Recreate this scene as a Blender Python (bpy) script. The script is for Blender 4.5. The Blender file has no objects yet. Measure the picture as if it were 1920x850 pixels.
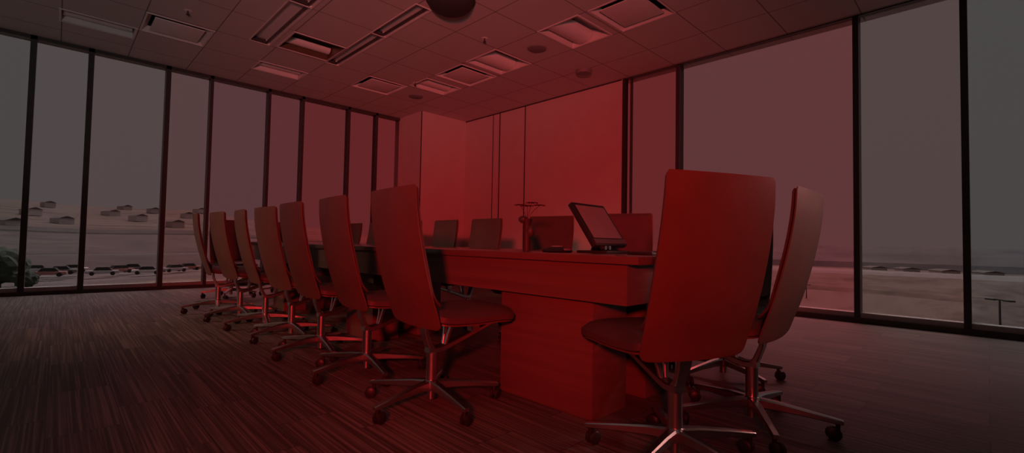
import bpy, bmesh, math, random
from mathutils import Vector, Matrix
random.seed(7)
PI = math.pi
sc = bpy.context.scene
col = sc.collection

# ------------------------------------------------------------------ helpers
def link_nodes(m):
    m.use_nodes = True
    return m.node_tree.nodes, m.node_tree.links

def mat(name, color, rough=0.6, metal=0.0, spec=0.5, noise=0.0, nscale=8.0, bump=0.0, bscale=200.0, stretch=None, coat=0.0):
    m = bpy.data.materials.new(name)
    N, L = link_nodes(m)
    p = N['Principled BSDF']
    p.inputs['Base Color'].default_value = (*color, 1)
    p.inputs['Roughness'].default_value = rough
    p.inputs['Metallic'].default_value = metal
    p.inputs['Specular IOR Level'].default_value = spec
    p.inputs['Coat Weight'].default_value = coat
    tc = N.new('ShaderNodeTexCoord')
    mp = N.new('ShaderNodeMapping')
    L.new(tc.outputs['Object'], mp.inputs['Vector'])
    if stretch:
        mp.inputs['Scale'].default_value = stretch
    if noise > 0:
        n = N.new('ShaderNodeTexNoise'); n.inputs['Scale'].default_value = nscale; n.inputs['Detail'].default_value = 5
        L.new(mp.outputs['Vector'], n.inputs['Vector'])
        r = N.new('ShaderNodeValToRGB')
        a = [max(0, c * (1 - noise)) for c in color]; b = [min(1, c * (1 + noise)) for c in color]
        r.color_ramp.elements[0].color = (*a, 1); r.color_ramp.elements[0].position = .3
        r.color_ramp.elements[1].color = (*b, 1); r.color_ramp.elements[1].position = .7
        L.new(n.outputs['Fac'], r.inputs['Fac']); L.new(r.outputs['Color'], p.inputs['Base Color'])
    if bump > 0:
        n2 = N.new('ShaderNodeTexNoise'); n2.inputs['Scale'].default_value = bscale
        L.new(mp.outputs['Vector'], n2.inputs['Vector'])
        bp = N.new('ShaderNodeBump'); bp.inputs['Strength'].default_value = bump; bp.inputs['Distance'].default_value = .002
        L.new(n2.outputs['Fac'], bp.inputs['Height']); L.new(bp.outputs['Normal'], p.inputs['Normal'])
    return m

def obj(name, bm, m, parent=None, smooth=False, angle=40):
    bmesh.ops.recalc_face_normals(bm, faces=bm.faces)
    me = bpy.data.meshes.new(name)
    bm.to_mesh(me); bm.free()
    if smooth:
        for p in me.polygons: p.use_smooth = True
        if hasattr(me, 'set_sharp_from_angle'): me.set_sharp_from_angle(angle=math.radians(angle))
    if m: me.materials.append(m)
    o = bpy.data.objects.new(name, me); col.objects.link(o)
    if parent: o.parent = parent
    return o

def tag(o, label=None, cat=None, group=None, kind=None):
    if label: o['label'] = label
    if cat: o['category'] = cat
    if group: o['group'] = group
    if kind: o['kind'] = kind
    return o

def thing(name, label, cat, loc=(0, 0, 0), rz=0, group=None, kind=None):
    o = bpy.data.objects.new(name, None); col.objects.link(o)
    o.location = loc; o.rotation_euler = (0, 0, rz); o.empty_display_size = .1
    return tag(o, label, cat, group, kind)

def dup(root, loc, rz):
    r = root.copy(); col.objects.link(r); r.location = loc; r.rotation_euler = (0, 0, rz)
    for ch in list(root.children):
        c = ch.copy(); col.objects.link(c); c.parent = r
        for g in list(ch.children):
            d = g.copy(); col.objects.link(d); d.parent = c
    return r

def box(bm, x0, x1, y0, y1, z0, z1, M=None, bev=0.0):
    vs = [bm.verts.new(Vector(p)) for p in ((x0,y0,z0),(x1,y0,z0),(x1,y1,z0),(x0,y1,z0),(x0,y0,z1),(x1,y0,z1),(x1,y1,z1),(x0,y1,z1))]
    fs = [bm.faces.new([vs[i] for i in q]) for q in ((0,3,2,1),(4,5,6,7),(0,1,5,4),(1,2,6,5),(2,3,7,6),(3,0,4,7))]
    if bev > 0:
        es = list({e for f in fs for e in f.edges})
        r = bmesh.ops.bevel(bm, geom=es, offset=bev, segments=2, affect='EDGES', profile=.6)
        vs = list({v for f in r['faces'] for v in f.verts} | {v for v in vs if v.is_valid})
    if M is not None:
        bmesh.ops.transform(bm, matrix=M, verts=[v for v in vs if v.is_valid])
    return vs

def bxo(name, m, parent, *a, bev=0.0, M=None):
    bm = bmesh.new(); box(bm, *a, bev=bev, M=M)
    return obj(name, bm, m, parent, smooth=bev > 0)

def cyl(bm, r, z0, z1, n=24, M=None, r2=None):
    r2 = r if r2 is None else r2
    A = [bm.verts.new((r*math.cos(2*PI*i/n), r*math.sin(2*PI*i/n), z0)) for i in range(n)]
    B = [bm.verts.new((r2*math.cos(2*PI*i/n), r2*math.sin(2*PI*i/n), z1)) for i in range(n)]
    for i in range(n): bm.faces.new((A[i], A[(i+1)%n], B[(i+1)%n], B[i]))
    bm.faces.new(A[::-1]); bm.faces.new(B)
    if M is not None: bmesh.ops.transform(bm, matrix=M, verts=A+B)

def lathe(bm, prof, n=32, M=None):
    rings = []; allv = []
    for r, z in prof:
        if r < 1e-5:
            v = bm.verts.new((0, 0, z)); rings.append([v]); allv.append(v)
        else:
            R = [bm.verts.new((r*math.cos(2*PI*i/n), r*math.sin(2*PI*i/n), z)) for i in range(n)]
            rings.append(R); allv += R
    for a, b in zip(rings, rings[1:]):
        for i in range(n):
            j = (i+1) % n
            if len(a) == 1 and len(b) == 1: continue
            if len(a) == 1: bm.faces.new((a[0], b[j], b[i]))
            elif len(b) == 1: bm.faces.new((a[i], a[j], b[0]))
            else: bm.faces.new((a[i], a[j], b[j], b[i]))
    if M is not None: bmesh.ops.transform(bm, matrix=M, verts=allv)

def sweep_bar(bm, pts, widths, thicks, side=Vector((1, 0, 0))):
    """a rectangular bar along a path that lies across 'side'"""
    rings = []
    pts = [Vector(p) for p in pts]
    for i, p in enumerate(pts):
        t = (pts[min(i+1, len(pts)-1)] - pts[max(i-1, 0)]).normalized()
        n = side.cross(t).normalized()
        w, h = widths[i]/2, thicks[i]/2
        c = min(w, h) * .35
        prof = [(-w+c, -h), (w-c, -h), (w, -h+c), (w, h-c), (w-c, h), (-w+c, h), (-w, h-c), (-w, -h+c)]
        rings.append([bm.verts.new(p + side*a + n*b) for a, b in prof])
    for a, b in zip(rings, rings[1:]):
        for i in range(8): bm.faces.new((a[i], a[(i+1) % 8], b[(i+1) % 8], b[i]))
    bm.faces.new(rings[0][::-1]); bm.faces.new(rings[-1])

def catmull(pts, n=6):
    out = []
    for i in range(len(pts)-1):
        p0 = pts[max(i-1, 0)]; p1 = pts[i]; p2 = pts[i+1]; p3 = pts[min(i+2, len(pts)-1)]
        for k in range(n):
            t = k/n
            out.append(tuple(.5*((2*b) + (c-a)*t + (2*a-5*b+4*c-d)*t*t + (-a+3*b-3*c+d)*t**3) for a, b, c, d in zip(p0, p1, p2, p3)))
    out.append(tuple(pts[-1]))
    return out

def tube(bm, pts, r, n=8):
    pts = [Vector(p) for p in pts]; rings = []
    for i, p in enumerate(pts):
        t = (pts[min(i+1, len(pts)-1)] - pts[max(i-1, 0)]).normalized()
        a = t.orthogonal().normalized(); b = t.cross(a)
        rr = r[i] if isinstance(r, (list, tuple)) else r
        rings.append([bm.verts.new(p + a*rr*math.cos(2*PI*k/n) + b*rr*math.sin(2*PI*k/n)) for k in range(n)])
    for a, b in zip(rings, rings[1:]):
        for i in range(n):
            bm.faces.new((a[i], a[(i+1)%n], b[(i+1)%n], b[i]))
    bm.faces.new(rings[0][::-1]); bm.faces.new(rings[-1])

# ------------------------------------------------------------------ measures
EYE = .81
H = 3.436
XR = 6.327        # right wall
YB = 8.789        # far (left in view) window wall
XL, YF = -4.6, -3.6

# ------------------------------------------------------------------ materials
M_lea = mat('tan_leather', (.145, .066, .04), .46, spec=.5, noise=.12, nscale=5, bump=.25, bscale=320)
M_up = mat('dark_upholstery', (.085, .04, .036), .6, noise=.1, nscale=12, bump=.2, bscale=400)
M_alu = mat('brushed_aluminium', (.62, .57, .55), .28, metal=1.0, bump=.05, bscale=500)
M_blk = mat('black_plastic', (.02, .018, .018), .45, noise=.1, nscale=20)
M_wood = mat('dark_table_wood', (.155, .078, .06), .4, noise=.14, nscale=9, stretch=(1, .1, 5))
M_top = mat('polished_table_wood', (.15, .078, .06), .2, noise=.14, nscale=9, stretch=(5, .12, 1), coat=.3)
M_frame = mat('dark_bronze_frame', (.055, .05, .048), .4, metal=.0, noise=.1, nscale=10)
M_sill = mat('pale_sill_metal', (.42, .4, .39), .4, noise=.06, nscale=6)
M_wall = mat('warm_white_wallcovering', (.56, .52, .51), .7, noise=.03, nscale=3, bump=.1, bscale=150)
M_dwall = mat('grey_wall_paint', (.12, .11, .1), .8, noise=.05, nscale=3)
M_joint = mat('dark_panel_joint', (.03, .025, .025), .7, noise=.05)
M_base = mat('dark_baseboard', (.06, .052, .048), .5, noise=.1, nscale=9)
M_ltw = mat('white_enamel_metal', (.72, .68, .67), .4, noise=.03, nscale=8)
M_dark = mat('dark_duct_interior', (.035, .03, .03), .7, noise=.1)
M_brn = mat('brown_lens', (.12, .07, .045), .35, noise=.1, nscale=6)
M_grl = mat('grey_perforated_grille', (.22, .2, .2), .6, noise=.2, nscale=150)

def carpet():
    m = bpy.data.materials.new('striped_plank_carpet')
    N, L = link_nodes(m); p = N['Principled BSDF']; p.inputs['Roughness'].default_value = .58
    p.inputs['Specular IOR Level'].default_value = .5
    tc = N.new('ShaderNodeTexCoord'); sx = N.new('ShaderNodeSeparateXYZ'); L.new(tc.outputs['Object'], sx.inputs[0])
    cb = N.new('ShaderNodeCombineXYZ'); L.new(sx.outputs['Y'], cb.inputs['X']); L.new(sx.outputs['X'], cb.inputs['Y'])
    br = N.new('ShaderNodeTexBrick'); L.new(cb.outputs[0], br.inputs['Vector'])
    br.inputs['Scale'].default_value = 1; br.inputs['Brick Width'].default_value = .72; br.inputs['Row Height'].default_value = .24
    br.inputs['Mortar Size'].default_value = .0025; br.inputs['Color1'].default_value = (0, 0, 0, 1); br.inputs['Color2'].default_value = (1, 1, 1, 1)
    br.inputs['Mortar'].default_value = (.5, .5, .5, 1); br.offset = .37; br.inputs['Bias'].default_value = 0
    sep = N.new('ShaderNodeSeparateColor'); L.new(br.outputs['Color'], sep.inputs[0])
    def stripes(freq, off, lo, hi):
        mx = N.new('ShaderNodeMath'); mx.operation = 'MULTIPLY'; mx.inputs[1].default_value = freq; L.new(sx.outputs['X'], mx.inputs[0])
        mr = N.new('ShaderNodeMath'); mr.operation = 'MULTIPLY_ADD'; mr.inputs[1].default_value = off; L.new(sep.outputs[0], mr.inputs[0]); L.new(mx.outputs[0], mr.inputs[2])
        c2 = N.new('ShaderNodeCombineXYZ'); L.new(mr.outputs[0], c2.inputs['X'])
        my = N.new('ShaderNodeMath'); my.operation = 'MULTIPLY'; my.inputs[1].default_value = .8; L.new(sx.outputs['Y'], my.inputs[0]); L.new(my.outputs[0], c2.inputs['Y'])
        n = N.new('ShaderNodeTexNoise'); n.inputs['Scale'].default_value = 1; n.inputs['Detail'].default_value = 2; L.new(c2.outputs[0], n.inputs['Vector'])
        r = N.new('ShaderNodeValToRGB'); r.color_ramp.elements[0].position = lo; r.color_ramp.elements[1].position = hi
        L.new(n.outputs['Fac'], r.inputs['Fac']); return r.outputs['Color']
    a = stripes(52, 91, .42, .72); b = stripes(95, 57, .50, .62)
    mix = N.new('ShaderNodeMix'); mix.data_type = 'RGBA'; mix.inputs['A'].default_value = (.07, .052, .042, 1); mix.inputs['B'].default_value = (.17, .135, .115, 1)
    L.new(a, mix.inputs['Factor'])
    mix2 = N.new('ShaderNodeMix'); mix2.data_type = 'RGBA'; mix2.inputs['B'].default_value = (.36, .29, .25, 1)
    f = N.new('ShaderNodeMath'); f.operation = 'MULTIPLY'; f.inputs[1].default_value = .45; L.new(b, f.inputs[0]); L.new(f.outputs[0], mix2.inputs['Factor'])
    L.new(mix.outputs['Result'], mix2.inputs['A'])
    hv = N.new('ShaderNodeMath'); hv.operation = 'MULTIPLY_ADD'; hv.inputs[1].default_value = .35; hv.inputs[2].default_value = .8; L.new(sep.outputs[0], hv.inputs[0])
    mm = N.new('ShaderNodeMix'); mm.data_type = 'RGBA'; mm.blend_type = 'MULTIPLY'; mm.inputs['Factor'].default_value = 1
    L.new(mix2.outputs['Result'], mm.inputs['A']); L.new(hv.outputs[0], mm.inputs['B'])
    inv = N.new('ShaderNodeMath'); inv.operation = 'MULTIPLY_ADD'; inv.inputs[1].default_value = -.55; inv.inputs[2].default_value = 1; L.new(br.outputs['Fac'], inv.inputs[0])
    m3 = N.new('ShaderNodeMix'); m3.data_type = 'RGBA'; m3.blend_type = 'MULTIPLY'; m3.inputs['Factor'].default_value = 1
    L.new(mm.outputs['Result'], m3.inputs['A']); L.new(inv.outputs[0], m3.inputs['B'])
    L.new(m3.outputs['Result'], p.inputs['Base Color'])
    bp = N.new('ShaderNodeBump'); bp.inputs['Strength'].default_value = .4; bp.inputs['Distance'].default_value = .003
    L.new(a, bp.inputs['Height']); L.new(bp.outputs['Normal'], p.inputs['Normal'])
    return m

GX0, GDX, GY0, GDY = .66, .705, 2.42, .735
def ceiling_mat():
    m = bpy.data.materials.new('ceiling_tiles')
    N, L = link_nodes(m); p = N['Principled BSDF']; p.inputs['Roughness'].default_value = .85
    tc = N.new('ShaderNodeTexCoord'); sx = N.new('ShaderNodeSeparateXYZ'); L.new(tc.outputs['Object'], sx.inputs[0])
    def line(sock, o, d, w):
        a = N.new('ShaderNodeMath'); a.operation = 'SUBTRACT'; a.inputs[1].default_value = o - 100*d; L.new(sock, a.inputs[0])
        b = N.new('ShaderNodeMath'); b.operation = 'DIVIDE'; b.inputs[1].default_value = d; L.new(a.outputs[0], b.inputs[0])
        c = N.new('ShaderNodeMath'); c.operation = 'FRACT'; L.new(b.outputs[0], c.inputs[0])
        e = N.new('ShaderNodeMath'); e.operation = 'SUBTRACT'; e.inputs[1].default_value = .5; L.new(c.outputs[0], e.inputs[0])
        f = N.new('ShaderNodeMath'); f.operation = 'ABSOLUTE'; L.new(e.outputs[0], f.inputs[0])
        g = N.new('ShaderNodeMath'); g.operation = 'GREATER_THAN'; g.inputs[1].default_value = .5 - w/d; L.new(f.outputs[0], g.inputs[0])
        return g.outputs[0]
    lx = line(sx.outputs['X'], GX0, GDX, .006); ly = line(sx.outputs['Y'], GY0, GDY, .006)
    mx = N.new('ShaderNodeMath'); mx.operation = 'MAXIMUM'; L.new(lx, mx.inputs[0]); L.new(ly, mx.inputs[1])
    n = N.new('ShaderNodeTexNoise'); n.inputs['Scale'].default_value = 120; L.new(tc.outputs['Object'], n.inputs['Vector'])
    r = N.new('ShaderNodeValToRGB'); r.color_ramp.elements[0].color = (.53, .49, .47, 1); r.color_ramp.elements[1].color = (.62, .58, .56, 1)
    L.new(n.outputs['Fac'], r.inputs['Fac'])
    mix = N.new('ShaderNodeMix'); mix.data_type = 'RGBA'; L.new(mx.outputs[0], mix.inputs['Factor']); L.new(r.outputs['Color'], mix.inputs['A'])
    mix.inputs['B'].default_value = (.2, .18, .17, 1)
    L.new(mix.outputs['Result'], p.inputs['Base Color'])
    return m

def glass(name, tint, refl=.03):
    m = bpy.data.materials.new(name)
    N, L = link_nodes(m); N.remove(N['Principled BSDF'])
    out = N['Material Output']
    t = N.new('ShaderNodeBsdfTransparent'); t.inputs['Color'].default_value = (*[math.sqrt(c) for c in tint], 1)   # a pane has two faces
    g = N.new('ShaderNodeBsdfGlossy'); g.inputs['Roughness'].default_value = .02; g.inputs['Color'].default_value = (.9, .9, .9, 1)
    fr = N.new('ShaderNodeLayerWeight'); fr.inputs['Blend'].default_value = .12
    f = N.new('ShaderNodeMath'); f.operation = 'MULTIPLY'; f.inputs[1].default_value = .35; L.new(fr.outputs['Fresnel'], f.inputs[0])
    mx = N.new('ShaderNodeMixShader'); L.new(f.outputs[0], mx.inputs[0]); L.new(t.outputs[0], mx.inputs[1]); L.new(g.outputs[0], mx.inputs[2])
    L.new(mx.outputs[0], out.inputs['Surface'])
    return m

# ------------------------------------------------------------------ room shell
bm = bmesh.new(); box(bm, XL, XR+.25, YF, YB+.25, -.2, 0)
tag(obj('floor', bm, carpet()), 'dark striped plank carpet running under the whole table', 'floor', kind='structure')

# ceiling fixtures (rectangles cut through the ceiling)
LIGHTS = [(-.05, .63, 7.52, 7.92, 'recessed curved-vane ceiling light closest to the left edge, by the windows'),
          (2.08, 2.75, 7.52, 7.92, 'recessed ceiling light over the windows between the two long slots'),
          (2.08, 2.75, 6.13, 6.76, 'open recessed ceiling light with a brown interior at the slot end'),
          (4.19, 4.86, 4.66, 5.27, 'recessed ceiling light with a pale trough ahead of the round speaker'),
          (4.19, 4.86, 3.27, 3.86, 'recessed ceiling light with a pale trough beside the large square vent'),
          (4.19, 4.86, 6.30, 6.78, 'small far recessed ceiling light near the corner pillar')]
VENTS = [(.68, 1.34, 6.88, 7.52, 'square ceiling vent with dropped plate above the left windows'),
         (3.50, 4.17, 6.90, 7.54, 'square ceiling vent with dropped plate nearest the corner pillar'),
         (4.20, 4.88, 5.42, 6.06, 'square ceiling vent with dropped plate over the middle of the room'),
         (4.20, 4.88, 2.44, 3.10, 'large near square ceiling vent with dropped plate at the top of the view')]
SLOTS = [(1.74, 1.98, 5.36, 6.80, 'long recessed linear slot in the ceiling, left of the brown light'),
         (1.74, 1.98, 3.89, 5.34, 'nearer piece of the left recessed linear ceiling slot'),
         (2.76, 2.95, 5.44, 6.82, 'long recessed linear slot in the ceiling, right of the brown light'),
         (2.76, 2.95, 4.40, 5.42, 'nearer piece of the right linear slot beside the dark dome')]
holes = [l[:4] for l in LIGHTS] + [v[:4] for v in VENTS] + [s_[:4] for s_ in SLOTS]
xs = sorted({XL, XR+.25} | {h[0] for h in holes} | {h[1] for h in holes})
ys = sorted({YF, YB+.25} | {h[2] for h in holes} | {h[3] for h in holes})
bm = bmesh.new(); vd = {}
def gv(x, y):
    k = (round(x, 4), round(y, 4))
    if k not in vd: vd[k] = bm.verts.new((x, y, H))
    return vd[k]
for x0, x1 in zip(xs, xs[1:]):
    for y0, y1 in zip(ys, ys[1:]):
        cx, cy = (x0+x1)/2, (y0+y1)/2
        if any(h[0] < cx < h[1] and h[2] < cy < h[3] for h in holes): continue
        bm.faces.new((gv(x0, y0), gv(x0, y1), gv(x1, y1), gv(x1, y0)))
tag(obj('ceiling', bm, ceiling_mat()), 'suspended ceiling of square acoustic tiles with thin dark joints', 'ceiling', kind='structure')
bm = bmesh.new(); box(bm, XL, XR+.25, YF, YB+.25, H+.3, H+.4)
tag(obj('ceiling', bm, M_dark), 'dark slab above the suspended ceiling tiles', 'ceiling', kind='structure')

def open_box(bm, x0, x1, y0, y1, z0, z1):      # four sides and a lid, open below
    vs = box(bm, x0, x1, y0, y1, z0, z1)
    bottom = [f for f in bm.faces if all(abs(v.co.z - z0) < 1e-6 and v in vs for v in f.verts)]
    bmesh.ops.delete(bm, geom=bottom, context='FACES')

def rim(bm, x0, x1, y0, y1, w, z0, z1):
    box(bm, x0-w, x1+w, y0-w, y0, z0, z1); box(bm, x0-w, x1+w, y1, y1+w, z0, z1)
    box(bm, x0-w, x0, y0, y1, z0, z1); box(bm, x1, x1+w, y0, y1, z0, z1)

for i, (x0, x1, y0, y1, lab) in enumerate(LIGHTS):
    t = thing('ceiling_light', lab, 'ceiling light', (x0, y0, H), group='recessed ceiling lights')
    w, d = x1-x0, y1-y0
    bm = bmesh.new(); open_box(bm, 0, w, 0, d, 0, .16); obj('housing', bm, M_brn if i == 2 else M_ltw, t)
    bm = bmesh.new(); rim(bm, 0, w, 0, d, .02, -.008, .002); obj('frame', bm, M_ltw, t)
    # curved vane: a half trough along the length of the fitting
    bm = bmesh.new(); rings = []
    yc, rr = d*.70 if i != 2 else d*.86, d*.26 if i != 2 else d*.12
    for k in range(13):
        a = PI*k/12
        y, z = yc + rr*math.cos(a), .13 - rr*1.0*math.sin(a)*.75 - .012
        rings.append([bm.verts.new((.015, y, z)), bm.verts.new((w-.015, y, z)), bm.verts.new((w-.015, y, z+.008)), bm.verts.new((.015, y, z+.008))])
    for a, b in zip(rings, rings[1:]):
        for k in range(4): bm.faces.new((a[k], a[(k+1) % 4], b[(k+1) % 4], b[k]))
    bm.faces.new(rings[0]); bm.faces.new(rings[-1][::-1])
    obj('reflector', bm, M_ltw, t, smooth=True)
    bm = bmesh.new(); cyl(bm, .013, .02, w-.02, 12, Matrix.Translation((0, d*.22, .1)) @ Matrix.Rotation(PI/2, 4, 'Y'))
    obj('tube_lamp', bm, M_ltw, t, smooth=True)

for x0, x1, y0, y1, lab in VENTS:
    t = thing('ceiling_vent', lab, 'vent', (x0, y0, H), group='square ceiling vents')
    w, d = x1-x0, y1-y0
    bm = bmesh.new(); open_box(bm, 0, w, 0, d, 0, .2); obj('duct_neck', bm, M_dark, t)
    bm = bmesh.new(); rim(bm, 0, w, 0, d, .018, -.008, .004)
    # sloping collar
    for k in range(4):
        pass
    obj('frame', bm, M_ltw, t)
    bm = bmesh.new(); m_ = .055
    o0 = [(0, 0), (w, 0), (w, d), (0, d)]; i0 = [(m_, m_), (w-m_, m_), (w-m_, d-m_), (m_, d-m_)]
    A = [bm.verts.new((x, y, 0)) for x, y in o0]; B = [bm.verts.new((x, y, .06)) for x, y in i0]
    for k in range(4): bm.faces.new((A[k], A[(k+1) % 4], B[(k+1) % 4], B[k]))
    obj('collar', bm, M_ltw, t)
    bxo('plate', M_ltw, t, .075, w-.075, .075, d-.075, -.006, .006, bev=.003)

for x0, x1, y0, y1, lab in SLOTS:
    t = thing('linear_slot', lab, 'ceiling slot', (x0, y0, H), group='linear ceiling slots')
    w, d = x1-x0, y1-y0
    bm = bmesh.new(); open_box(bm, 0, w, 0, d, 0, .06); obj('trough', bm, M_ltw, t)
    bm = bmesh.new(); rim(bm, 0, w, 0, d, .012, -.008, .003); obj('frame', bm, M_ltw, t)
    bxo('rail', M_frame, t, w-.05, w-.035, .01, d-.01, .0, .03)
    bxo('end_plate', M_dark, t, .005, w-.055, d-.03, d-.005, .0, .05)

def disc(name, x, y, r, depth, m, lab, cat, dome=False):
    t = thing(name, lab, cat, (x, y, H))
    bm = bmesh.new()
    if dome:
        prof = [(r*math.cos(a*PI/20), -depth*math.sin(a*PI/20)-.02) for a in range(0, 10)] + [(0, -depth-.02)]
        lathe(bm, prof, 40); obj('dome', bm, m, t, smooth=True, angle=60)
        bm = bmesh.new(); lathe(bm, [(0, 0), (r*1.06, 0), (r*1.08, -.01), (r*1.04, -.025), (r*.9, -.025)], 40); obj('mounting_ring', bm, M_dark, t, smooth=True)
    else:
        lathe(bm, [(0, -depth), (r*.86, -depth), (r*.88, -depth*.9)], 36); obj('grille', bm, m, t, smooth=True)
        bm = bmesh.new(); lathe(bm, [(r*.86, -depth), (r*.93, -depth*1.15), (r, -depth*.7), (r, 0)], 36); obj('trim_ring', bm, M_grl, t, smooth=True)
disc('ceiling_speaker', 4.54, 4.22, .13, .012, M_grl, 'round ceiling speaker in the open tile field over the table', 'speaker')
disc('ceiling_speaker', 4.58, 7.24, .13, .012, M_grl, 'round ceiling speaker in front of the corner pillar', 'speaker')
disc('smoke_detector', 5.61, 4.24, .12, .05, M_grl, 'dark round detector on the ceiling next to the right wall', 'detector')
disc('ceiling_dome', 2.97, 4.05, .25, .13, M_dark, 'big dark round dome fixture hanging from the ceiling centre', 'ceiling fixture', dome=True)
for x, y, lab in ((1.0, 6.47, 'small pendant sprinkler head beside the left square vent'), (4.17, 6.62, 'small pendant sprinkler head beyond the middle of the ceiling'),
                  (3.85, 4.5, 'small pendant sprinkler head right of the dark dome')):
    t = thing('sprinkler', lab, 'sprinkler', (x, y, H), group='sprinkler heads')
    bm = bmesh.new(); lathe(bm, [(0, -.006), (.035, -.006), (.04, 0)], 20); obj('escutcheon', bm, M_ltw, t, smooth=True)
    bm = bmesh.new(); cyl(bm, .009, -.045, 0, 10); cyl(bm, .02, -.05, -.045, 14); obj('head', bm, M_dark, t)

# far window wall (left in the view): panes between mullions
def frame_bar(bm, axis, p, lo, hi, z0, z1, depth0, depth1):
    if axis == 'Y': box(bm, p+lo, p+hi, depth0, depth1, z0, z1)
    else: box(bm, depth0, depth1, p+lo, p+hi, z0, z1)

wn = [0]
def window(axis, wallpos, a, b, mull_at, mw, tint, lab, head, base):
    """one pane from a to b along the wall with the mullion at mull_at"""
    wn[0] += 1
    nm = 'window_%d' % wn[0]
    t = thing(nm, lab, 'window', kind='structure')
    bm = bmesh.new()
    if axis == 'Y': box(bm, a, b, wallpos+.035, wallpos+.047, .02, H-.01)
    else: box(bm, wallpos+.035, wallpos+.047, a, b, .02, H-.01)
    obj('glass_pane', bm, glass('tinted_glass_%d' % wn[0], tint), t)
    bm = bmesh.new(); frame_bar(bm, axis, mull_at, -mw/2, mw/2, 0, H, wallpos, wallpos+(.14 if mw > .03 else .05)); obj('mullion', bm, M_frame, t)
    bm = bmesh.new()
    if axis == 'Y': box(bm, a, b, wallpos, wallpos+.14, H-head, H)
    else: box(bm, wallpos, wallpos+.08, a, b, H-head, H)
    obj('head_rail', bm, M_frame, t)
    bm = bmesh.new()
    if axis == 'Y': box(bm, a, b, wallpos-.02, wallpos+.14, 0, base)
    else: box(bm, wallpos-.02, wallpos+.14, a, b, 0, base)
    obj('base_rail', bm, M_base, t)
    bm = bmesh.new()
    if axis == 'Y': box(bm, a, b, wallpos+.01, wallpos+.14, base, base+.05)
    else: box(bm, wallpos+.01, wallpos+.14, a, b, base, base+.05)
    obj('sill', bm, M_sill, t)
    return t

TB = {  # linear transmission of each pane
 'n': (.36, .33, .33)}
bx_ = [-4.6, -3.55, -2.65, -1.75, -1.2, -.30, .27, 1.155, 1.73, 2.60, 3.175, 4.06, 4.655, 5.24]
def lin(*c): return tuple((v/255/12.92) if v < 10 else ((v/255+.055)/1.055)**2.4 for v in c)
UNSEEN_LIGHTENED = (.11, .107, .107)  # unseen panes, made to pass extra daylight into the room
glow_tints_b = [UNSEEN_LIGHTENED]*4 + [lin(75, 71, 71), lin(80, 73, 74), lin(83, 71, 71), lin(86, 65, 64), lin(88, 57, 59), lin(92, 48, 50), lin(97, 40, 42), lin(99, 37, 39), lin(104, 35, 37)]  # red glow put into the pane tints, stronger towards the view centre
labs_b = ['clear grey window pane of the far glazed wall'] * 4 + [
 'window at the very left edge with grey sky', 'narrow window second from the left edge', 'wide window left of the chair row over brown fields',
 'narrow window right behind the farthest chair back', 'wide faintly pink window behind the far chair backs', 'narrow reddish window past the sixth mullion',
 'wide red window behind the second nearest chair', 'narrow red window left of the last mullion', 'narrow red window touching the corner pillar']
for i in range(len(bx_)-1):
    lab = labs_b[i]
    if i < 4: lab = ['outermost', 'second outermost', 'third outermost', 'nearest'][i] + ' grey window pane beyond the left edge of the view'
    window('Y', YB, bx_[i], bx_[i+1], bx_[i+1] if i < 12 else bx_[i+1]-.02, .062 if i < 7 else .046, glow_tints_b[i], lab, .05, .05)

# right wall: solid panels then glazing
bm = bmesh.new(); box(bm, XR, XR+.07, 4.0, YB+.25, 0, H)
tag(obj('wall_right', bm, M_wall), 'off-white panelled wall between the corner pillar and the right windows', 'wall', kind='structure')
for i, (y, w, lab) in enumerate([(7.06, .012, 'thin dark vertical joint in the panelled wall nearest the pillar'), (6.86, .02, 'dark vertical joint just right of the one nearest the pillar'),
                                 (6.15, .018, 'dark vertical joint in the panelled wall behind the flowers'), (3.985, .05, 'dark jamb where the panelled wall ends at the windows')]):
    tag(bxo('trim_%d' % (i+1), M_joint, None, XR-.008 if i < 3 else XR-.01, XR+.01 if i < 3 else XR+.075, y-w/2, y+w/2, 0, H), lab, 'trim', kind='structure')
tag(bxo('trim_5', M_joint, None, XR-.006, XR+.01, 4.03, 7.96, H-.018, H), 'thin dark shadow gap along the top of the panelled wall', 'trim', kind='structure')
tag(bxo('baseboard_right', M_base, None, XR-.015, XR, 4.03, 7.94, 0, .1), 'dark baseboard under the panelled wall', 'baseboard', kind='structure')
ry = [3.965, 3.865, 3.10, 1.01, .14, -.9, -2.2, YF]
glow_tints_r = [lin(104, 34, 36), lin(103, 39, 41), lin(96, 56, 58), lin(82, 69, 68), lin(74, 71, 71), UNSEEN_LIGHTENED, UNSEEN_LIGHTENED]  # same red glow in the tints, fading to grey rightwards
labs_r = ['slim red sidelight next to the dark jamb', 'red window between the jamb and the first right mullion', 'wide pink-red window behind the two head chairs',
          'grey window between the two right mullions', 'grey window at the right edge with a lamp post outside', 'grey window beyond the right edge', 'last grey window towards the front wall']
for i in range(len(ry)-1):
    window('X', XR, ry[i+1], ry[i], ry[i+1], .022 if i == 0 else .055, glow_tints_r[i], labs_r[i], .012, .06)

# corner pillar, hidden walls
bm = bmesh.new(); box(bm, 5.19, XR, 7.96, YB+.2, 0, H)
tag(obj('corner_pillar', bm, M_wall), 'square off-white pillar filling the far corner', 'pillar', kind='structure')
tag(bxo('trim_6', M_joint, None, 5.183, 5.197, 7.953, 7.967, 0, H), 'thin dark edge line on the corner pillar', 'trim', kind='structure')
tag(bxo('wall_left', M_dwall, None, XL-.2, XL, YF, YB+.25, 0, H), 'grey side wall outside the view', 'wall', kind='structure')
tag(bxo('wall_front', M_dwall, None, XL, XR+.25, YF-.2, YF, 0, H), 'grey wall behind the viewer', 'wall', kind='structure')

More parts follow.
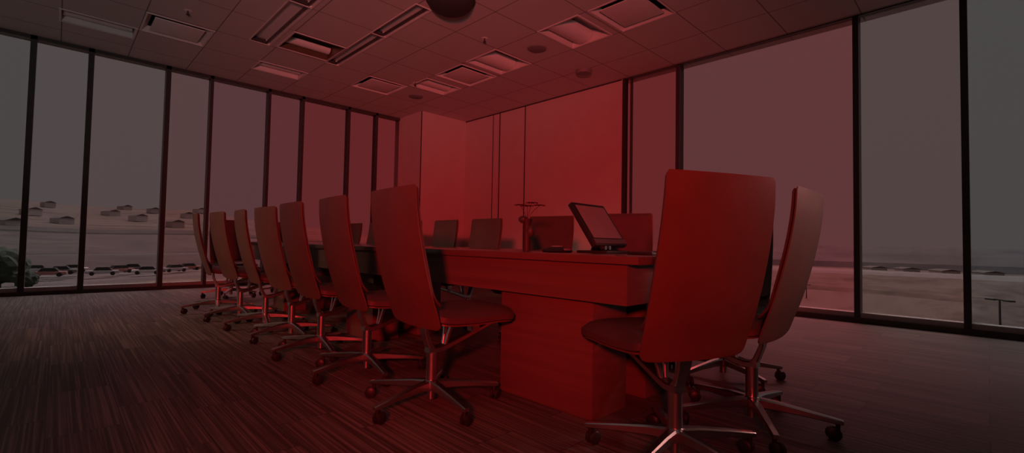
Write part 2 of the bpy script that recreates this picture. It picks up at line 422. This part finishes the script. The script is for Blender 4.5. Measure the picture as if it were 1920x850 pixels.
# ------------------------------------------------------------------ chair
def shell(bm, prof, hw, thick, curve=.02, nu=11, inset=0.0, corner=(0, 0)):
    """a curved upholstered slab: profile points (y, z) from top to front lip, half width per point"""
    P = catmull(prof, 5); n = len(P)
    # width
    W = []
    for i in range(n):
        s = i/(n-1)*(len(hw)-1); k = min(int(s), len(hw)-2); W.append(hw[k] + (hw[k+1]-hw[k])*(s-k))
    rows_o, rows_i = [], []
    L = [0]
    for i in range(1, n): L.append(L[-1] + math.dist(P[i], P[i-1]))
    for i in range(n):
        a = Vector(P[max(i-1, 0)]); b = Vector(P[min(i+1, n-1)]); t = (b-a).normalized(); nr = Vector((-t.y, t.x))   # (y,z) left of the travel
        w = W[i]
        d0, d1 = L[i], L[-1]-L[i]
        for d, r in ((d0, corner[0]), (d1, corner[1])):
            if r > 0 and d < r: w -= r - math.sqrt(max(0, r*r - (r-d)**2))
        ro, ri = [], []
        for k in range(nu):
            u = -1 + 2*k/(nu-1)
            c = curve*(u*u)
            th = thick * (1 - .55*abs(u)**6)
            th *= 1 - .5*(1 if (i == 0 or i == n-1) else 0)
            y, z = P[i]
            ro.append(bm.verts.new((u*w, y + nr.x*c, z + nr.y*c)))
            ri.append(bm.verts.new((u*w, y + nr.x*(c+th), z + nr.y*(c+th))))
        rows_o.append(ro); rows_i.append(ri)
    for i in range(n-1):
        for k in range(nu-1):
            bm.faces.new((rows_o[i][k], rows_o[i][k+1], rows_o[i+1][k+1], rows_o[i+1][k]))
            bm.faces.new((rows_i[i][k], rows_i[i+1][k], rows_i[i+1][k+1], rows_i[i][k+1]))
        bm.faces.new((rows_o[i][0], rows_o[i+1][0], rows_i[i+1][0], rows_i[i][0]))
        bm.faces.new((rows_o[i][-1], rows_i[i][-1], rows_i[i+1][-1], rows_o[i+1][-1]))
    for k in range(nu-1):
        bm.faces.new((rows_o[0][k], rows_i[0][k], rows_i[0][k+1], rows_o[0][k+1]))
        bm.faces.new((rows_o[-1][k], rows_o[-1][k+1], rows_i[-1][k+1], rows_i[-1][k]))

BACK = [(-.252, 1.055), (-.246, .95), (-.226, .82), (-.194, .68), (-.16, .56), (-.128, .47), (-.105, .40)]
def make_chair(label):
    t = thing('conference_chair', label, 'chair', group='high-back conference chairs')
    bm = bmesh.new(); shell(bm, BACK, [.228, .232, .235, .236, .235, .232, .228], .014, .012, corner=(.008, .035)); obj('back_shell', bm, M_lea, t, smooth=True)
    inner = [(y + .013, z - (.006 if i == 0 else 0)) for i, (y, z) in enumerate(BACK[:-2])] + [(-.098, .50)]
    bm = bmesh.new(); shell(bm, inner, [.22, .225, .228, .229, .228, .225], .02, .011, corner=(.008, .02)); obj('back_cushion', bm, M_up, t, smooth=True)
    bm = bmesh.new()
    seat = [(-.10, .452), (-.03, .438), (.10, .432), (.25, .434), (.345, .428), (.385, .415)]
    shell(bm, seat, [.215, .225, .235, .238, .235, .222], .055, -.006, corner=(.05, .10)); obj('seat_cushion', bm, M_up, t, smooth=True)
    bm = bmesh.new()
    pan = [(-.085, .432), (-.02, .422), (.10, .417), (.25, .419), (.34, .414), (.38, .403)]
    shell(bm, pan, [.21, .215, .222, .225, .222, .21], .014, -.004, corner=(.05, .10)); obj('seat_pan', bm, M_lea, t, smooth=True)
    # support: column, long front arm, short rear arm, strut
    bm = bmesh.new(); cyl(bm, .019, .035, .10, 24); cyl(bm, .027, .10, .265, 28); obj('column', bm, M_alu, t, smooth=True)
    bm = bmesh.new()
    fa = [(0, -.028, .275), (0, .03, .270), (0, .08, .282), (0, .25, .337), (0, .425, .393)]
    sweep_bar(bm, fa, [.05, .054, .05, .042, .034], [.03, .032, .03, .024, .018]); obj('front_arm', bm, M_alu, t, smooth=True)
    bm = bmesh.new()
    ra = [(0, .0, .27), (0, -.022, .30), (0, -.045, .36), (0, -.055, .425)]
    sweep_bar(bm, ra, [.05, .05, .056, .07], [.03, .024, .02, .018]); obj('rear_arm', bm, M_alu, t, smooth=True)
    for s in (-1, 1):
        bm = bmesh.new()
        sweep_bar(bm, [(s*.01, .07, .285), (s*.02, .085, .35), (s*.04, .10, .425)], [.018, .018, .026], [.018, .016, .016]); obj('seat_strut', bm, M_alu, t, smooth=True)
    bxo('seat_bracket', M_alu, t, -.024, .024, .225, .275, .335, .425, bev=.004)
    bm = bmesh.new(); lathe(bm, [(0, .078), (.035, .078), (.042, .09), (.04, .118), (.03, .128), (0, .128)], 30); obj('hub', bm, M_alu, t, smooth=True)
    for k in range(5):
        a = math.radians(-4 + 72*k)
        R = Matrix.Rotation(a, 4, 'Z')
        bm = bmesh.new()
        sweep_bar(bm, [(.02, 0, .103), (.10, 0, .101), (.22, 0, .091), (.335, 0, .078), (.345, 0, .077)], [.042, .036, .03, .027, .022], [.046, .04, .028, .02, .016], side=Vector((0, 1, 0)))
        bmesh.ops.transform(bm, matrix=R, verts=bm.verts)
        leg = obj('leg', bm, M_alu, t, smooth=True)
        bm = bmesh.new()
        Tm = R @ Matrix.Translation((.325, 0, 0))
        sw = Matrix.Rotation(random.uniform(0, 6.28), 4, 'Z')
        for s in (-1, 1):
            Mw = Tm @ sw @ Matrix.Translation((.016, s*.0125, .0275)) @ Matrix.Rotation(PI/2, 4, 'X')
            lathe(bm, [(0, -.008), (.022, -.008), (.0275, -.004), (.0275, .004), (.022, .008), (0, .008)], 20, Mw)
        cyl(bm, .0085, .035, .072, 10, Tm)
        box(bm, -.006, .02, -.0045, .0045, .025, .058, Tm @ sw)
        obj('caster', bm, M_blk, leg, smooth=True)
    return t

CH = [  # x, y, facing (deg), label
 (1.355, 1.935, -4, 'tan high-back chair nearest the viewer in the left row along the table'),
 (1.380, 2.655, -5, 'tan high-back chair second nearest in the left row'),
 (1.378, 3.335, -2, 'tan high-back chair third nearest in the left row'),
 (1.410, 4.010, 2, 'tan high-back chair in the middle of the left row, fourth nearest'),
 (1.400, 4.650, -4, 'tan high-back chair fifth nearest in the left row, partly hidden'),
 (1.355, 5.290, 3, 'tan high-back chair sixth in the left row, second from its far end'),
 (1.300, 5.930, -5, 'tan high-back chair at the far left end of the row, seen edge-on'),
 (1.695, .832, 65, 'big tan head chair in the foreground with its back to the viewer'),
 (2.31, .765, 91, 'tan head chair right of the big foreground chair, back seen edge-on'),
 (2.975, 1.150, 186, 'chair across the table mostly hidden behind the big foreground chair'),
 (2.950, 1.920, 200, 'dark-fronted chair across the table behind the computer monitor'),
 (2.930, 2.690, 190, 'dark-fronted chair across the table between flower vase and monitor'),
 (2.950, 3.620, 181, 'dark-fronted chair across the table just left of the flower vase'),
 (2.950, 4.330, 178, 'dark-fronted chair across the table second left of the flower vase'),
 (2.950, 5.050, 180, 'dark-fronted chair across the table hidden behind the nearest left chair'),
 (2.950, 5.9, 180, 'dark-fronted chair across the table showing left of the nearest left chair'),
 (2.930, 6.560, 180, 'last dark-fronted chair across the table, a sliver beside the second left chair'),
 (1.740, 7.240, -90, 'chair at the far head of the table behind the left row'),
 (2.440, 7.240, -92, 'right-hand chair at the far head of the table'),
]
proto = None
for x, y, f, lab in CH:
    if proto is None:
        proto = make_chair(lab); proto.location = (x, y, 0); proto.rotation_euler = (0, 0, math.radians(f-90)); continue
    o = dup(proto, (x, y, 0), math.radians(f-90)); o['label'] = lab
    d = math.radians(random.uniform(-4, 4))
    for ch in o.children:
        if ch.name.startswith('leg'): ch.rotation_euler.z = d

# ------------------------------------------------------------------ table
TX0, TX1, TY0, TY1, TZ = 1.69, 2.645, .99, 6.72, .762
t = thing('conference_table', 'long dark wooden boardroom table on slab legs between the chair rows', 'table', (0, 0, 0))
bxo('tabletop', M_top, t, TX0, TX1, TY0, TY1, TZ-.035, TZ, bev=.006)
bm = bmesh.new()
rim(bm, TX0+.05, TX1-.05, TY0+.09, TY1-.09, .02, TZ-.21, TZ-.036)
obj('apron', bm, M_wood, t)
for y0, y1, xa, xb in ((1.27, 1.885, 1.775, 2.06), (3.44, 3.90, 1.83, 2.07), (5.45, 5.80, 1.83, 2.07)):
    for x0, x1 in ((xa, xb), (2.25, 2.49)):
        bxo('slab_leg', M_wood, t, x0, x1, y0, y1, 0, TZ-.2, bev=.004)
bxo('stretcher', M_wood, t, 2.13, 2.20, 1.5, 6.0, TZ-.2, TZ-.04)

# monitor: leaning back on a small foot
t = thing('computer_monitor', 'dark flat computer monitor tilted back on the table', 'monitor', (2.14, 1.41, TZ), rz=math.radians(2))
Ms = Matrix.Translation((0, .0, .045)) @ Matrix.Rotation(math.radians(-35), 4, 'X')
w2, hh = .16, .28
bm = bmesh.new(); box(bm, -w2, w2, 0, .03, 0, hh, bev=.006); bmesh.ops.transform(bm, matrix=Ms, verts=bm.verts); obj('casing', bm, M_blk, t, smooth=True)
M_scr = mat('dim_screen_glass', (.30, .26, .26), .3, noise=.03)
bm = bmesh.new(); box(bm, -w2+.022, w2-.022, -.002, .001, .045, hh-.02); bmesh.ops.transform(bm, matrix=Ms, verts=bm.verts); obj('screen', bm, M_scr, t)
bm = bmesh.new(); box(bm, -w2+.01, w2-.01, -.004, .001, .008, .036); bmesh.ops.transform(bm, matrix=Ms, verts=bm.verts); obj('lower_bezel', bm, mat('grey_bezel', (.12, .11, .11), .4), t)
bm = bmesh.new(); sweep_bar(bm, [(0, .10, .008), (0, .085, .05), (0, .07, .11)], [.09, .08, .07], [.03, .03, .02]); obj('stand', bm, M_blk, t, smooth=True)
bxo('foot', M_blk, t, -.12, .12, -.04, .15, 0, .014, bev=.005)
for k in (-1, 1):
    bm = bmesh.new(); cyl(bm, .011, 0, .03, 14, Matrix.Translation((-.06 + k*.02, .02, .03)) @ Matrix.Rotation(PI/2, 4, 'X')); obj('knob', bm, M_alu, t, smooth=True)

t = thing('keyboard', 'slim dark keyboard on the table in front of the monitor', 'keyboard', (2.17, 1.16, TZ), rz=math.radians(3))
bxo('tray', M_blk, t, -.2, .2, -.065, .065, 0, .014, bev=.004)
bm = bmesh.new()
for r in range(5):
    for c in range(14):
        x = -.185 + c*.0265; y = -.052 + r*.0215
        box(bm, x, x+.022, y, y+.018, .0135, .0185)
tag(obj('keys', bm, mat('charcoal_keys', (.05, .045, .045), .5), t), kind='stuff')
t = thing('conference_phone', 'low dark conference phone on the table left of the monitor', 'phone', (1.93, 1.62, TZ))
bm = bmesh.new(); lathe(bm, [(0, 0), (.075, 0), (.085, .008), (.07, .02), (.035, .03), (0, .032)], 6); obj('body', bm, M_blk, t, smooth=True)
bm = bmesh.new(); lathe(bm, [(.034, .03), (.03, .036), (0, .037)], 24); obj('speaker_grille', bm, M_grl, t, smooth=True)
bxo('keypad', M_grl, t, -.02, .02, -.075, -.045, .012, .022, bev=.002)

# vase with flowers
VX, VY = 2.12, 2.03
t = thing('flower_vase', 'dark slim vase holding a sparse sprig with flat blossoms on the table', 'vase', (VX, VY, TZ))
bm = bmesh.new(); lathe(bm, [(0, 0), (.024, 0), (.026, .01), (.023, .08), (.022, .15), (.03, .185), (.034, .20), (.03, .2), (.02, .16), (0, .15)], 28); obj('body', bm, mat('dark_ceramic', (.05, .022, .02), .6, noise=.1), t, smooth=True)
M_leaf = mat('dark_green_leaf', (.06, .05, .035), .5, noise=.2, nscale=30)
def blob(bm, c, r, sx=1, sz=1):
    r_ = bmesh.ops.create_icosphere(bm, subdivisions=2, radius=r)
    for v in r_['verts']:
        n = 1 + .18*math.sin(v.co.x*160+v.co.z*90)*math.cos(v.co.y*130)
        v.co = Vector((v.co.x*sx*n, v.co.y*sx*n, v.co.z*sz*n)) + Vector(c)
def leaf(bm, base, d, ln, wd):
    d = Vector(d).normalized(); s = d.cross(Vector((0, 0, 1)))
    s = s.normalized() if s.length > .01 else Vector((1, 0, 0)); up = s.cross(d)
    b = Vector(base); rows = []
    for k in range(6):
        f = k/5; w = wd*math.sin(PI*min(1, f*.92+.04)); c = b + d*ln*f - up*(-.25*ln*f*(1-f)) - Vector((0, 0, .12*ln*f*f))
        rows.append([bm.verts.new(c - s*w + up*.002), bm.verts.new(c - up*.003), bm.verts.new(c + s*w + up*.002)])
    for a, c in zip(rows, rows[1:]):
        for k in range(2): bm.faces.new((a[k], a[k+1], c[k+1], c[k]))
for k, (c, r, sz) in enumerate([((.012, -.02, .125), .03, 1.3), ((-.018, .016, .195), .03, .8)]):
    bm = bmesh.new(); blob(bm, c, r, 1, sz); obj('leaf_cluster', bm, M_leaf, t, smooth=True)
M_fl = mat('dusky_blossom', (.17, .06, .055), .6, noise=.3, nscale=60)
for k, (ex, ez) in enumerate([(-.045, .285), (.0, .28), (.028, .30), (.075, .285)]):
    e = Vector((ex*.7, -ex*.7, ez))
    bm = bmesh.new(); tube(bm, catmull([(0, 0, .15), (ex*.15, -ex*.15, .22), tuple(e)], 5), .0018, 6); st = obj('stem', bm, M_leaf, t, smooth=True)
    bm = bmesh.new()
    for j in range(8):
        a = j*PI/4 + k
        leaf(bm, e, (math.cos(a), math.sin(a), .12), .042, .012)
    obj('blossom', bm, M_fl, st)

# ------------------------------------------------------------------ outside
GZ = -7.0
def ground_mat():
    m = bpy.data.materials.new('dry_fields'); N, L = link_nodes(m); p = N['Principled BSDF']; p.inputs['Roughness'].default_value = .95
    p.inputs['Specular IOR Level'].default_value = .1
    tc = N.new('ShaderNodeTexCoord')
    def noise(sc_, rot, st, det=6):
        mp = N.new('ShaderNodeMapping'); mp.inputs['Rotation'].default_value = (0, 0, rot); mp.inputs['Scale'].default_value = st
        L.new(tc.outputs['Object'], mp.inputs['Vector'])
        n = N.new('ShaderNodeTexNoise'); n.inputs['Scale'].default_value = sc_; n.inputs['Roughness'].default_value = .62; n.inputs['Detail'].default_value = det; L.new(mp.outputs[0], n.inputs['Vector']); return n.outputs['Fac']
    a = noise(.03, -.79, (.35, 2.2, 1)); b = noise(.22, -.79, (.4, 1.6, 1), 8)
    r = N.new('ShaderNodeValToRGB'); cr = r.color_ramp
    cr.elements[0].position = .32; cr.elements[0].color = (.055, .038, .032, 1); cr.elements[1].position = .72; cr.elements[1].color = (.155, .132, .12, 1)
    e = cr.elements.new(.45); e.color = (.10, .075, .066, 1); e = cr.elements.new(.55); e.color = (.15, .12, .107, 1)
    mx = N.new('ShaderNodeMath'); mx.operation = 'MULTIPLY_ADD'; mx.inputs[1].default_value = .45; L.new(b, mx.inputs[0])
    m2 = N.new('ShaderNodeMath'); m2.operation = 'MULTIPLY'; m2.inputs[1].default_value = .6; L.new(a, m2.inputs[0]); L.new(m2.outputs[0], mx.inputs[2])
    L.new(mx.outputs[0], r.inputs['Fac']); L.new(r.outputs['Color'], p.inputs['Base Color'])
    return m
bm = bmesh.new()
radii = [6, 15, 30, 50, 80, 110, 150, 200, 260, 330, 420, 520, 650, 800, 1000, 1300, 2000]
angs = [math.radians(-60 + 2.5*k) for k in range(97)]
def gz(r, a):
    ad = math.degrees(a)
    hill = max(0, min(1, (ad - 52)/28))                # rises on the far (left) side only
    hill = hill*hill*(3-2*hill)
    rise = max(0, min(1, (r - 200)/800)); rise = rise*rise*(3-2*rise)
    return GZ - (2.0 if r < 120 and ad < 45 else 0)*0 + hill*rise*(50 + 5*math.sin(a*9) + 3*math.sin(a*23+1)) + .5*math.sin(r*.05 + a*7)*(1 if r > 40 else 0)
rows = [[bm.verts.new((r*math.cos(a), r*math.sin(a), gz(r, a))) for a in angs] for r in radii]
for a, b in zip(rows, rows[1:]):
    for k in range(len(angs)-1): bm.faces.new((a[k], a[k+1], b[k+1], b[k]))
tag(obj('ground', bm, ground_mat(), smooth=True), 'dry brown fields rising to low hills outside the windows', 'ground', kind='structure')

def strip(name, a0, a1, r0, r1, dz, m, lab, cat, wob=.02):
    bm = bmesh.new(); n = 40; rows = []
    for k in range(n+1):
        a = a0 + (a1-a0)*k/n; w = 1 + wob*math.sin(a*11)
        rows.append([bm.verts.new((r*w*math.cos(a), r*w*math.sin(a), gz(r*w, a)+dz)) for r in (r0, (r0+r1)/2, r1)])
        rows[-1].insert(0, bm.verts.new(((r0-5)*w*math.cos(a), (r0-5)*w*math.sin(a), gz((r0-5)*w, a)-.6)))
        rows[-1].append(bm.verts.new(((r1+5)*w*math.cos(a), (r1+5)*w*math.sin(a), gz((r1+5)*w, a)-.6)))
    for p, q in zip(rows, rows[1:]):
        for k in range(4): bm.faces.new((p[k], q[k], q[k+1], p[k+1]))
    return tag(obj(name, bm, m), lab, cat, kind='structure')
M_road = mat('pale_road', (.18, .165, .16), .9, noise=.08, nscale=.2)
M_asph = mat('dark_asphalt', (.08, .07, .07), .9, noise=.15, nscale=.2)
M_grass = mat('dry_grass', (.13, .108, .08), .95, noise=.35, nscale=.25)
strip('road', math.radians(-30), math.radians(45), 185, 205, .9, M_road, 'pale road crossing the field outside the right windows', 'road')
strip('road', math.radians(55), math.radians(125), 205, 222, .9, M_asph, 'dark road along the foot of the hills outside the left windows', 'road')
strip('parking_lot', math.radians(55), math.radians(125), 100, 128, .5, mat('grey_lot', (.115, .095, .095), .9, noise=.2, nscale=.15), 'grey parking lot outside the left windows', 'parking lot')
strip('lawn', math.radians(55), math.radians(125), 45, 92, .45, M_grass, 'tan grass strip below the left windows', 'lawn')

strip('field', math.radians(55), math.radians(125), 132, 196, .7, mat('ploughed_field', (.062, .046, .045), .95, noise=.3, nscale=.08), 'reddish brown field beyond the parked cars, left windows', 'field')
strip('field', math.radians(55), math.radians(125), 235, 400, 1.0, mat('brown_field', (.078, .06, .057), .95, noise=.3, nscale=.05), 'brown field at the foot of the left hills', 'field')
strip('hedgerow', math.radians(55), math.radians(125), 405, 432, 1.6, mat('hedge_brush', (.05, .042, .04), .95, noise=.3, nscale=.1), 'dark hedgerow line across the left hills', 'hedge')
strip('hedgerow', math.radians(-30), math.radians(42), 104, 112, .6, mat('brush_row', (.10, .068, .055), .95, noise=.5, nscale=.3), 'dark brush row across the right field', 'hedge')

# dark wooded band at the right
M_tree = mat('distant_woods', (.075, .067, .072), .95, noise=.3, nscale=.06)
bm = bmesh.new(); n = 120; rows = []
for k in range(n+1):
    a = math.radians(-32 + 74*k/n)
    top = 2.2 + .5*math.sin(k*.35)+.35*math.sin(k*.9+1) + random.uniform(-.35, .35)
    rows.append([bm.verts.new((r*math.cos(a), r*math.sin(a), z)) for r, z in ((236, GZ-.5), (240, GZ+2.5), (260, GZ+5+top*.3), (300, top), (340, top-.5), (380, GZ-.5))])
for p, q in zip(rows, rows[1:]):
    for k in range(5): bm.faces.new((p[k], q[k], q[k+1], p[k+1]))
tag(obj('woods', bm, M_tree), 'dark band of distant woods beyond the road, right side', 'woods', kind='stuff')

def pole(x, y, h, lab, name='lamp_post'):
    t = thing(name, lab, 'lamp post', (x, y, GZ), rz=.9)
    bm = bmesh.new(); cyl(bm, .075, 0, h, 14, r2=.05); obj('post', bm, M_frame, t, smooth=True)
    for s in (-1, 1):
        bm = bmesh.new(); box(bm, min(0, s*.45), max(0, s*.45), -.04, .04, h-.08, h); a_ = obj('arm', bm, M_frame, t)
        bm = bmesh.new(); box(bm, s*.5-.25, s*.5+.25, -.14, .14, h-.10, h+.02, bev=.03); obj('lamp_head', bm, M_frame, a_)
def at_px(px, D):          # a spot on the ground seen along the view column px (photo pixels) at range D
    import math as _m
    a = _m.radians(45.6) - _m.atan((px-960)/872.9)
    return D*_m.cos(a), D*_m.sin(a)
x, y = at_px(1873, 42); pole(x, y, 4.85, 'double-headed lamp post just outside the window at the right edge')
x, y = at_px(1512, 86); pole(x, y, 2.2, 'small distant lamp post seen right of the edge-on head chair')

M_car = [mat('car_paint_%d' % i, c, .3, coat=.5) for i, c in enumerate([(.8, .78, .76), (.2, .18, .19), (.45, .2, .17), (.5, .5, .52)])]
def car(x, y, rz, m, lab):
    t = thing('car', lab, 'car', (x, y, GZ+.9), rz, group='parked cars outside the left windows')
    bm = bmesh.new(); box(bm, -2.2, 2.2, -.85, .85, .3, .85, bev=.12); obj('body', bm, m, t, smooth=True)
    bm = bmesh.new()
    vs = box(bm, -1.2, 1.3, -.75, .75, .83, 1.42)
    for v in vs:
        if v.co.z > 1.2: v.co.x *= .62; v.co.y *= .85
    obj('cabin', bm, M_blk, t)
    for sx in (-1.35, 1.35):
        for sy in (-.8, .8):
            bm = bmesh.new(); cyl(bm, .33, -.1, .1, 16, Matrix.Translation((sx, sy, .33)) @ Matrix.Rotation(PI/2, 4, 'X')); obj('wheel', bm, M_blk, t)
carpx = [14, 70, 96, 118, 140, 196, 226, 252, 280, 330, 356]
for i, px in enumerate(carpx):
    x, y = at_px(px, 112 + 6*math.sin(i*2.1))
    car(x, y, random.uniform(-.3, .3)+.1, M_car[(i*3) % 4], 'tiny parked car in the lot outside the left windows')

M_hw = [mat('house_wall_%d' % i, c, .9, noise=.05) for i, c in enumerate([(.62, .56, .54), (.5, .43, .41), (.56, .51, .5)])]
M_rf = mat('house_roof', (.10, .085, .08), .9, noise=.1)
def house(px, D, w, d, h, lab, grp):
    x, y = at_px(px, D); a = math.atan2(y, x)
    t = thing('house', lab, 'house', (x, y, gz(D, a)-1), a + .4, group=grp)
    bxo('walls', M_hw[int(px) % 3], t, -w/2, w/2, -d/2, d/2, 0, h+1)
    bm = bmesh.new(); e = .4; z = h+1
    A = [bm.verts.new(p) for p in ((-w/2-e, -d/2-e, z), (w/2+e, -d/2-e, z), (w/2+e, d/2+e, z), (-w/2-e, d/2+e, z))]
    B = [bm.verts.new((-w/2-e, 0, z+h*.45)), bm.verts.new((w/2+e, 0, z+h*.45))]
    for q in ((A[0], A[1], B[1], B[0]), (A[2], A[3], B[0], B[1]), (A[1], A[2], B[1]), (A[3], A[0], B[0]), (A[3], A[2], A[1], A[0])): bm.faces.new(q)
    obj('roof', bm, M_rf, t)
for k, px in enumerate((20, 56, 88, 116, 206, 232, 258, 286, 328, 350, 372)):
    house(px, 430 + (k*131 % 330), random.uniform(9, 18), 9, 4.2, 'small hillside house outside the left windows', 'houses on the left hillside')
for px, D in ((1640, 222), (1700, 224), (1770, 222), (1850, 224)):
    house(px, D, 7 + (px % 4), 5, 1.3, 'low pale building at the edge of the right woods', 'buildings by the right woods')
M_bush = mat('dark_evergreen', (.05, .065, .05), .9, noise=.3, nscale=2)
for px, D, s, lab in ((6, 96, 2.6, 'dark round evergreen outside, at the far left edge'), (54, 88, 1.2, 'small dark evergreen outside, beside the leftmost mullion')):
    x, y = at_px(px, D)
    t = thing('evergreen', lab, 'tree', (x, y, GZ))
    bm = bmesh.new(); cyl(bm, .15, 0, 1.5, 8); obj('trunk', bm, M_frame, t)
    bm = bmesh.new(); r_ = bmesh.ops.create_icosphere(bm, subdivisions=3, radius=s)
    for v in r_['verts']: v.co = v.co*(1+random.uniform(-.16, .16)) + Vector((0, 0, s+.7))
    obj('crown', bm, M_bush, t)

# ------------------------------------------------------------------ light
w = bpy.data.worlds.new('overcast'); sc.world = w; w.use_nodes = True
N, L = w.node_tree.nodes, w.node_tree.links
bg = N['Background']
tc = N.new('ShaderNodeTexCoord'); sx = N.new('ShaderNodeSeparateXYZ'); L.new(tc.outputs['Generated'], sx.inputs[0])
r = N.new('ShaderNodeValToRGB'); r.color_ramp.elements[0].position = 0; r.color_ramp.elements[0].color = (.97, .95, .95, 1)
r.color_ramp.elements[1].position = .8; r.color_ramp.elements[1].color = (1, 1, 1, 1)
L.new(sx.outputs['Z'], r.inputs['Fac']); L.new(r.outputs['Color'], bg.inputs['Color'])
SKY = 1.0
bg.inputs['Strength'].default_value = SKY

def spot(name, loc, aim, power, size, blend, color, radius=.1, const=True):
    d = bpy.data.lights.new(name, 'SPOT'); d.energy = power; d.spot_size = math.radians(size); d.spot_blend = blend; d.color = color; d.shadow_soft_size = radius
    if const:
        d.use_nodes = True; N, L = d.node_tree.nodes, d.node_tree.links
        e = N.get('Emission'); f = N.new('ShaderNodeLightFalloff'); f.inputs['Strength'].default_value = 1
        L.new(f.outputs['Linear'], e.inputs['Strength'])
    o = bpy.data.objects.new(name, d); col.objects.link(o); o.location = loc
    o.rotation_euler = (Vector(aim)-Vector(loc)).to_track_quat('-Z', 'Y').to_euler()
    return o
spot('red_spotlight', (-1.15, -.75, 1.3), (4.0, 4.72, 1.4), 132, 71, 1.0, (1, .035, .042))  # added lamp behind the camera, throws the red glow

d = bpy.data.lights.new('overcast_daylight', 'SUN'); d.energy = 24.0; d.angle = math.radians(62); d.color = (1, .97, .96)
o = bpy.data.objects.new('overcast_daylight', d); col.objects.link(o)
o.rotation_euler = Vector((-.42, -.42, -1.05)).to_track_quat('-Z', 'Y').to_euler()
spot('room_uplight', (-1.3, -1.3, .9), (-.1, 1.7, 4.8), 36, 104, .9, (1, .95, .92), .3)  # added fill behind the camera to lift the ceiling

spot('corner_floodlight', (5.7, -2.0, 2.3), (2.25, .52, .85), 78, 13, .8, (1, .40, .37), .3)  # added fill out of view, brightens the right head chair's back
spot('side_floodlight', (-3.6, 5.9, 3.15), (1.15, 5.2, .6), 52, 40, 1.0, (1, .56, .40), .4)  # added fill out of view for the far left-row chair backs

# ------------------------------------------------------------------ camera
th, pit, rol = math.radians(44.4), .0347, .0186
F = Vector((0, math.cos(pit), math.sin(pit))); U = Vector((0, -math.sin(pit), math.cos(pit))); R = Vector((1, 0, 0))
R, U = R*math.cos(rol) + U*math.sin(rol), U*math.cos(rol) - R*math.sin(rol)
Mz = Matrix.Rotation(-th, 3, 'Z')
F, R, U = Mz @ F, Mz @ R, Mz @ U
cd = bpy.data.cameras.new('camera'); cam = bpy.data.objects.new('camera', cd); col.objects.link(cam)
cam.matrix_world = Matrix(((R.x, U.x, -F.x, 0), (R.y, U.y, -F.y, 0), (R.z, U.z, -F.z, EYE), (0, 0, 0, 1)))
cd.sensor_width = 36; cd.lens = 872.87/1920*36; cd.clip_start = .05; cd.clip_end = 6000
sc.camera = cam

vs = sc.view_settings
vs.view_transform = 'Standard'; vs.look = 'None'; vs.exposure = 0; vs.gamma = 1; vs.use_curve_mapping = False
sc.cycles.use_denoising = True
